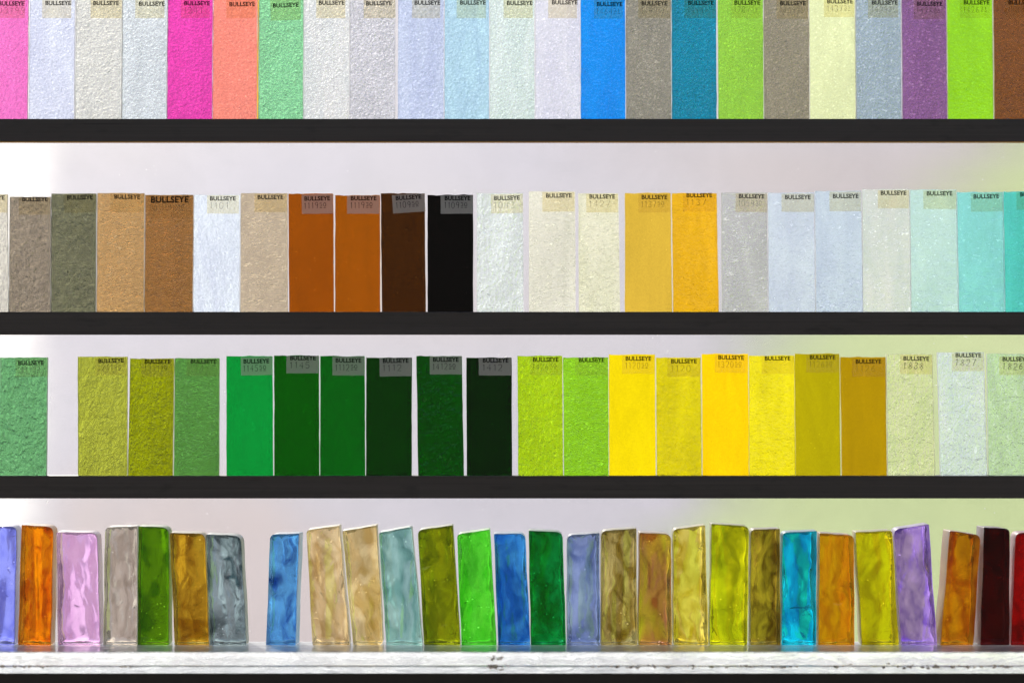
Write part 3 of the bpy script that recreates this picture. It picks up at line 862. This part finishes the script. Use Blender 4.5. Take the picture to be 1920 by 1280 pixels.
ROW3 = [
    (-3, 87, -3, 87, 669.5, (105, 166, 110), (H, .75), 'sage green crinkled glass strip standing alone, leftmost on the third rail', L(27, 87, 671, 706, 32, 684, 1, '1141', '50')),
    (143.5, 237, 146, 238, 668, (166, 171, 60), (H, .55, .12), 'yellow olive crinkled glass strip left of the darker olive one, third rail', L(176.5, 236.5, 669.5, 703, 182.5, 680, 1, '1241', '50')),
    (242, 324.5, 239.5, 323.7, 671.5, (141, 149, 0), (H, .65, .12), 'strong olive glass strip with vertical ripples, third rail', L(263.5, 323, 673, 706, 270, 681.5, 0, '1241', '50')),
    (326, 410, 325.5, 410.5, 671, (86, 141, 66), (K, 1.4), 'mid leaf green glass strip with wispy marks, third rail', L(348.5, 409.5, 672, 705, 356, 681.5, -1, '1141')),
    (423, 509.5, 424.5, 512, 667, (0, 146, 56), (M, .9), 'vivid emerald green smooth glass strip, third rail', L(450.5, 509, 669, 703, 455.5, 681, 1, '1145', '50', 'clear')),
    (512.5, 597, 514, 598.7, 666, (0, 82, 8), (M, 3.), 'dark green glass strip right beside the vivid emerald one, third rail', L(536, 596.5, 667, 699.5, 543, 675, 0, '1145', '', 'clear')),
    (599.5, 683, 600, 684.7, 667, (0, 90, 22), (M, .6), 'bottle green smooth glass strip, third of the dark greens, third rail', L(622.5, 682.5, 668.5, 703.5, 628.5, 679.5, 0, '1112', '50', 'clear')),
    (686, 772, 686, 772, 670, (0, 50, 12), (M, .6), 'very dark green glass strip left of a white gap, third rail', L(711, 771, 671.5, 705, 717.5, 680, 1, '1112', '', 'clear')),
    (780, 866, 784, 870, 667, (0, 66, 15), (H, .35), 'dark green speckled glass strip leaning, between two white gaps, third rail', L(805.5, 865.5, 668, 701.5, 811.5, 678, 0, '1412', '50', 'clear')),
    (874, 959.5, 875, 960.5, 670, (0, 36, 5), (M, .6), 'blackish green glass strip, darkest on the third rail', L(897.5, 958.5, 671.5, 703.5, 905, 679.5, 0, '1412', '', 'clear')),
    (970, 1054.7, 971.5, 1056.3, 666.5, (166, 201, 30), (H, .55), 'lime glass strip right beside the blackish green one, third rail', L(994, 1054.3, 668, 702.5, 999.5, 678, .5, '1426', '50')),
    (1055.7, 1141, 1057.3, 1141.5, 669.5, (140, 200, 42), (K, 1.1), 'grass green glass strip with a slanting scratch, third rail', L(1078.5, 1140, 670.5, 703.5, 1085.5, 678.5, 0)),
    (1142, 1229, 1142, 1230, 664, (251, 224, 8), (M, .5, .75), 'smooth lemon yellow glass strip, first of the yellows, third rail', L(1167, 1228, 665.5, 700.5, 1173.5, 676, 0, '1120', '50')),
    (1230.5, 1315, 1231.5, 1316, 670, (221, 206, 26), (H, .9, .55), 'mottled yellow glass strip between two smooth yellow ones, third rail', L(1252, 1314, 671, 706, 1259, 681, 0, '1120')),
    (1316.5, 1404, 1317.5, 1404.7, 663, (253, 217, 8), (M, .5, .8), 'smooth warm yellow glass strip, tallest of the yellows, third rail', L(1341, 1402, 664.5, 698.5, 1347.5, 674, -1, '1320', '50')),
    (1405, 1490.7, 1405.3, 1491.5, 666, (240, 225, 20), (K, 1.3, .7), 'bright yellow glass strip with scratches, left of the olive yellow one, third rail', L(1429, 1490, 667, 700.5, 1435, 675.5, 0)),
    (1491.5, 1575.5, 1492, 1576, 662.5, (186, 171, 4), (M, .8, .5), 'olive yellow smooth glass strip on the third rail', L(1513, 1574, 664, 698, 1519.5, 673.5, 0, '1126', '50')),
    (1577, 1662.5, 1578.5, 1663, 669, (181, 146, 4), (M, 1., .5), 'dark gold glass strip right of the olive yellow one, third rail', L(1599, 1660.5, 671.5, 706, 1606, 681.5, .5, '1126')),
    (1663.7, 1751, 1664.7, 1754, 663, (207, 217, 159), (H, .7, .2), 'pale yellow green rippled glass strip with handwritten sticker, third rail', L(1689.5, 1750, 664.5, 701, 1695.5, 676, -1, '1838', '', 'hand')),
    (1759.5, 1847.5, 1763.5, 1851.5, 660, (207, 227, 207), (H, .7, .25), 'frosty pale green glass strip, tallest, second from right on the third rail', L(1787, 1846.5, 661.5, 695.5, 1793.5, 669.5, 0, '1827', '', 'hand')),
    (1852.5, 1938, 1853.5, 1938, 662.5, (186, 212, 165), (H, .7, .2), 'pale sea green glass strip cut by the frame, rightmost on the third rail', L(1875.5, 1936, 668, 702.5, 1882, 677, 0, '1826', '', 'hand')),
]
for row, data in enumerate((ROW1, ROW2, ROW3)):
    for idx, d in enumerate(data):
        make_strip(row, idx, d)
make_strip(0, 60, EDGE_GLOW)

# ------------------------------------------------------------------ thick slabs
SLAB_Y = -0.0105
def slab_outline(quad, radii, rnd):
    """quad TL, TR, BR, BL as (x, z); rounded by radii in the same order; returned counter-clockwise from the camera"""
    order = [3, 2, 1, 0]     # BL, BR, TR, TL
    out = []
    for i, k in enumerate(order):
        p = Vector(quad[k]); a = Vector(quad[order[i - 1]]); b = Vector(quad[order[(i + 1) % 4]])
        r = max(radii[k], 0.0005)
        d0, d1 = (a - p).normalized(), (b - p).normalized()
        p0, p1 = p + d0 * r, p + d1 * r
        n = 7 if r > 0.0012 else 3
        for j in range(n + 1):
            t = j / n
            q = p0 * (1 - t) ** 2 + p * 2 * t * (1 - t) + p1 * t * t
            out.append((q.x, q.y))
        # subdivide the side to the next corner
        nk = order[(i + 1) % 4]
        e = Vector(quad[nk]) - d1 * -0 - d1 * max(radii[nk], 0.0005)
        m = 10 if i in (1, 3) else 4
        ph = rnd.uniform(0, 6)
        perp = Vector((-d1.y, d1.x))
        amp = 0.00016 if i in (1, 3) else (0.0001 if i == 2 else 0.0)
        for j in range(1, m):
            t = j / m
            q = p1 + (e - p1) * t + perp * amp * (math.sin(ph + t * 8) * math.sin(t * 3.1416) + rnd.gauss(0, 0.35))
            out.append((q.x, q.y))
    return out

def make_slab(idx, d):
    (tl, tr, br, bl, rad, rgb, label, opt) = d
    rnd = random.Random(900 + idx)
    t = opt.get('t', 0.0182)
    k = (D + SLAB_Y) / D
    zb = ZS + 0.00003
    xc = ((bl + br) / 2 - 960) * S * k
    q = [((p[0] - 960) * S * k - xc, CZ + (640 - p[1]) * S * k - zb) for p in (tl, tr)] + \
        [((br - 960) * S * k - xc, opt.get('liftr', 0) * S), ((bl - 960) * S * k - xc, opt.get('liftl', 0) * S)]
    radii = [r * S for r in rad]
    me = ring_solid('glass_slab', slab_outline(q, radii, rnd), t, 0.0007, True, rnd.uniform(0.0022, 0.0034))
    tint = CAL.get((3, idx)) or tint_of(rgb)
    m = glass_slab('cast_glass', tint, idx + 1, opt.get('swirl', .45), opt.get('wav', 1.), opt.get('seeds', .75), tint_of(opt['alt']) if 'alt' in opt else None, opt.get('scat', 0.06 if idx < 7 else 0.22))
    me.materials.append(m)
    me.materials.append(glass_edge(tint, 0.6))
    o = link('glass_slab', me, None)
    yaw = R(opt.get('yaw', 0))
    o.location = (xc, SLAB_Y + opt.get('dy', 0), zb)
    o.rotation_euler = (0, 0, yaw)
    tag(o, label, 'glass slab', 'thick glass slabs standing on the pale shelf', 'thing')
    return o

SLABS = [
    ((-52, 988), (31, 986), 27, -56, (4, 12, 1, 1), (128, 130, 228), 'periwinkle violet thick glass slab cut by the frame, leftmost on the shelf', dict(swirl=.2, wav=.8)),
    ((40, 983.5), (100, 987), 95, 33, (1, 14, 1, 1), (202, 106, 5), 'bright orange thick glass slab next to the pink one', dict(swirl=.6)),
    ((105, 997), (182, 998), 188, 108, (4, 14, 2, 2), (216, 166, 211), 'pale pink wide thick glass slab', dict(swirl=.2, wav=.8)),
    ((197, 988), (257, 986), 257, 193, (9, 1, 1, 1), (168, 154, 143), 'smoky clear thick glass slab left of the moss green one', dict(swirl=.45, wav=1.2)),
    ((259, 986), (316.5, 988), 316.5, 257.5, (2, 15, 1, 1), (68, 108, 0), 'moss green thick glass slab between smoky clear and amber ones', dict(swirl=.35, wav=.6)),
    ((318, 998), (384, 1000), 392, 327, (5, 12, 1, 1), (152, 111, 26), 'amber brown thick glass slab full of bubbles', dict(swirl=.55, seeds=1.2)),
    ((386, 1001), (452, 1004), 462, 393, (3, 15, 1, 1), (120, 134, 138), 'smoky blue grey thick glass slab left of an empty gap', dict(swirl=1., wav=1.25)),
    ((506, 1001), (561, 999.5), 554, 498, (11, 2, 1, 1), (72, 130, 188), 'cornflower blue thick glass slab right of the empty gap', dict(swirl=.9, yaw=-4, wav=1.1)),
    ((574, 993), (636.5, 985), 655.5, 586, (8, 1, 1, 1), (192, 167, 112), 'champagne thick glass slab, left one of two alike, leaning left', dict(swirl=.6, wav=1.15)),
    ((641.5, 995), (706, 984.5), 718, 662, (2, 1, 9, 1), (190, 163, 108), 'champagne thick glass slab, right one of two alike, lower corner rounded', dict(swirl=.6, wav=1.15)),
    ((710, 998), (771.5, 987), 792.5, 724, (6, 5, 1, 1), (126, 166, 160), 'pale sea teal thick glass slab leaning left', dict(swirl=.5)),
    ((783, 993), (849, 984), 863, 795, (11, 2, 1, 1), (106, 116, 5), 'dark olive green thick glass slab, tallest beside the bright green one', dict(swirl=.4, seeds=1.)),
    ((857, 1001), (918.5, 992), 931, 865, (8, 2, 1, 1), (74, 190, 42), 'bright spring green thick glass slab', dict(swirl=.35, wav=.9)),
    ((926, 1000), (985, 1000), 994.5, 934, (3, 13, 1, 1), (36, 96, 162), 'royal blue thick glass slab between spring green and emerald ones', dict(swirl=.5)),
    ((991.5, 994), (1055, 997), 1061.5, 995.5, (1, 14, 1, 1), (0, 101, 36), 'deep emerald green thick glass slab', dict(swirl=.45, wav=.7)),
    ((1063.5, 1003), (1124.5, 999), 1125.5, 1063, (11, 1, 1, 1), (112, 131, 166), 'steel blue grey thick glass slab right of the emerald one', dict(swirl=.35, wav=.8)),
    ((1127.5, 995), (1193.5, 990), 1195, 1127, (10, 1, 1, 1), (142, 126, 62), 'olive tan thick glass slab right of the steel blue one', dict(swirl=.75)),
    ((1199, 998), (1258.5, 1001), 1260, 1197, (2, 13, 1, 1), (150, 115, 45), 'rosy brown and olive thick glass slab', dict(swirl=.5, alt=(150, 140, 20))),
    ((1262, 992), (1322.5, 984), 1328.5, 1263.5, (9, 1, 1, 1), (196, 181, 60), 'straw yellow thick glass slab with feathery streaks', dict(swirl=.75)),
    ((1334, 981.5), (1404.5, 986), 1401.5, 1331, (1, 12, 1, 1), (165, 170, 10), 'yellow green thick glass slab, tall, right of the straw yellow one', dict(swirl=.8)),
    ((1408, 992), (1462.5, 991), 1464, 1407, (9, 1, 1, 1), (125, 111, 26), 'brownish olive thick glass slab left of the cyan one', dict(swirl=.8)),
    ((1467.5, 998), (1532, 995), 1530.5, 1465.5, (9, 1, 1, 1), (0, 150, 171), 'vivid cyan thick glass slab', dict(swirl=.8)),
    ((1537, 999), (1601.5, 1003), 1602.5, 1534.5, (1, 11, 1, 1), (181, 121, 5), 'golden brown thick glass slab right of the cyan one', dict(swirl=.45)),
    ((1604, 997), (1673, 994.5), 1686, 1616, (2, 5, 1, 1), (171, 166, 5), 'mustard olive thick glass slab leaning on the violet one', dict(swirl=.7)),
    ((1676, 992), (1742, 982), 1757.5, 1690, (12, 3, 1, 1), (141, 116, 202), 'violet thick glass slab leaning left', dict(swirl=.75)),
    ((1781, 994.5), (1840, 1003), 1826, 1763, (3, 12, 1, 1), (161, 96, 10), 'rust orange thick glass slab leaning right, with pale left side', dict(swirl=.5, yaw=5, dy=0.0)),
    ((1845, 988), (1894.5, 991), 1893.5, 1838, (1, 10, 1, 1), (44, 0, 2), 'very dark maroon thick glass slab, second from right', dict(swirl=.3, wav=.6, yaw=5)),
    ((1904.5, 999), (1968, 996), 1966, 1895.5, (11, 1, 1, 1), (122, 4, 10), 'deep red thick glass slab cut by the frame, rightmost on the shelf', dict(swirl=.4, wav=.6)),
]
for i, d in enumerate(SLABS):
    make_slab(i, d)
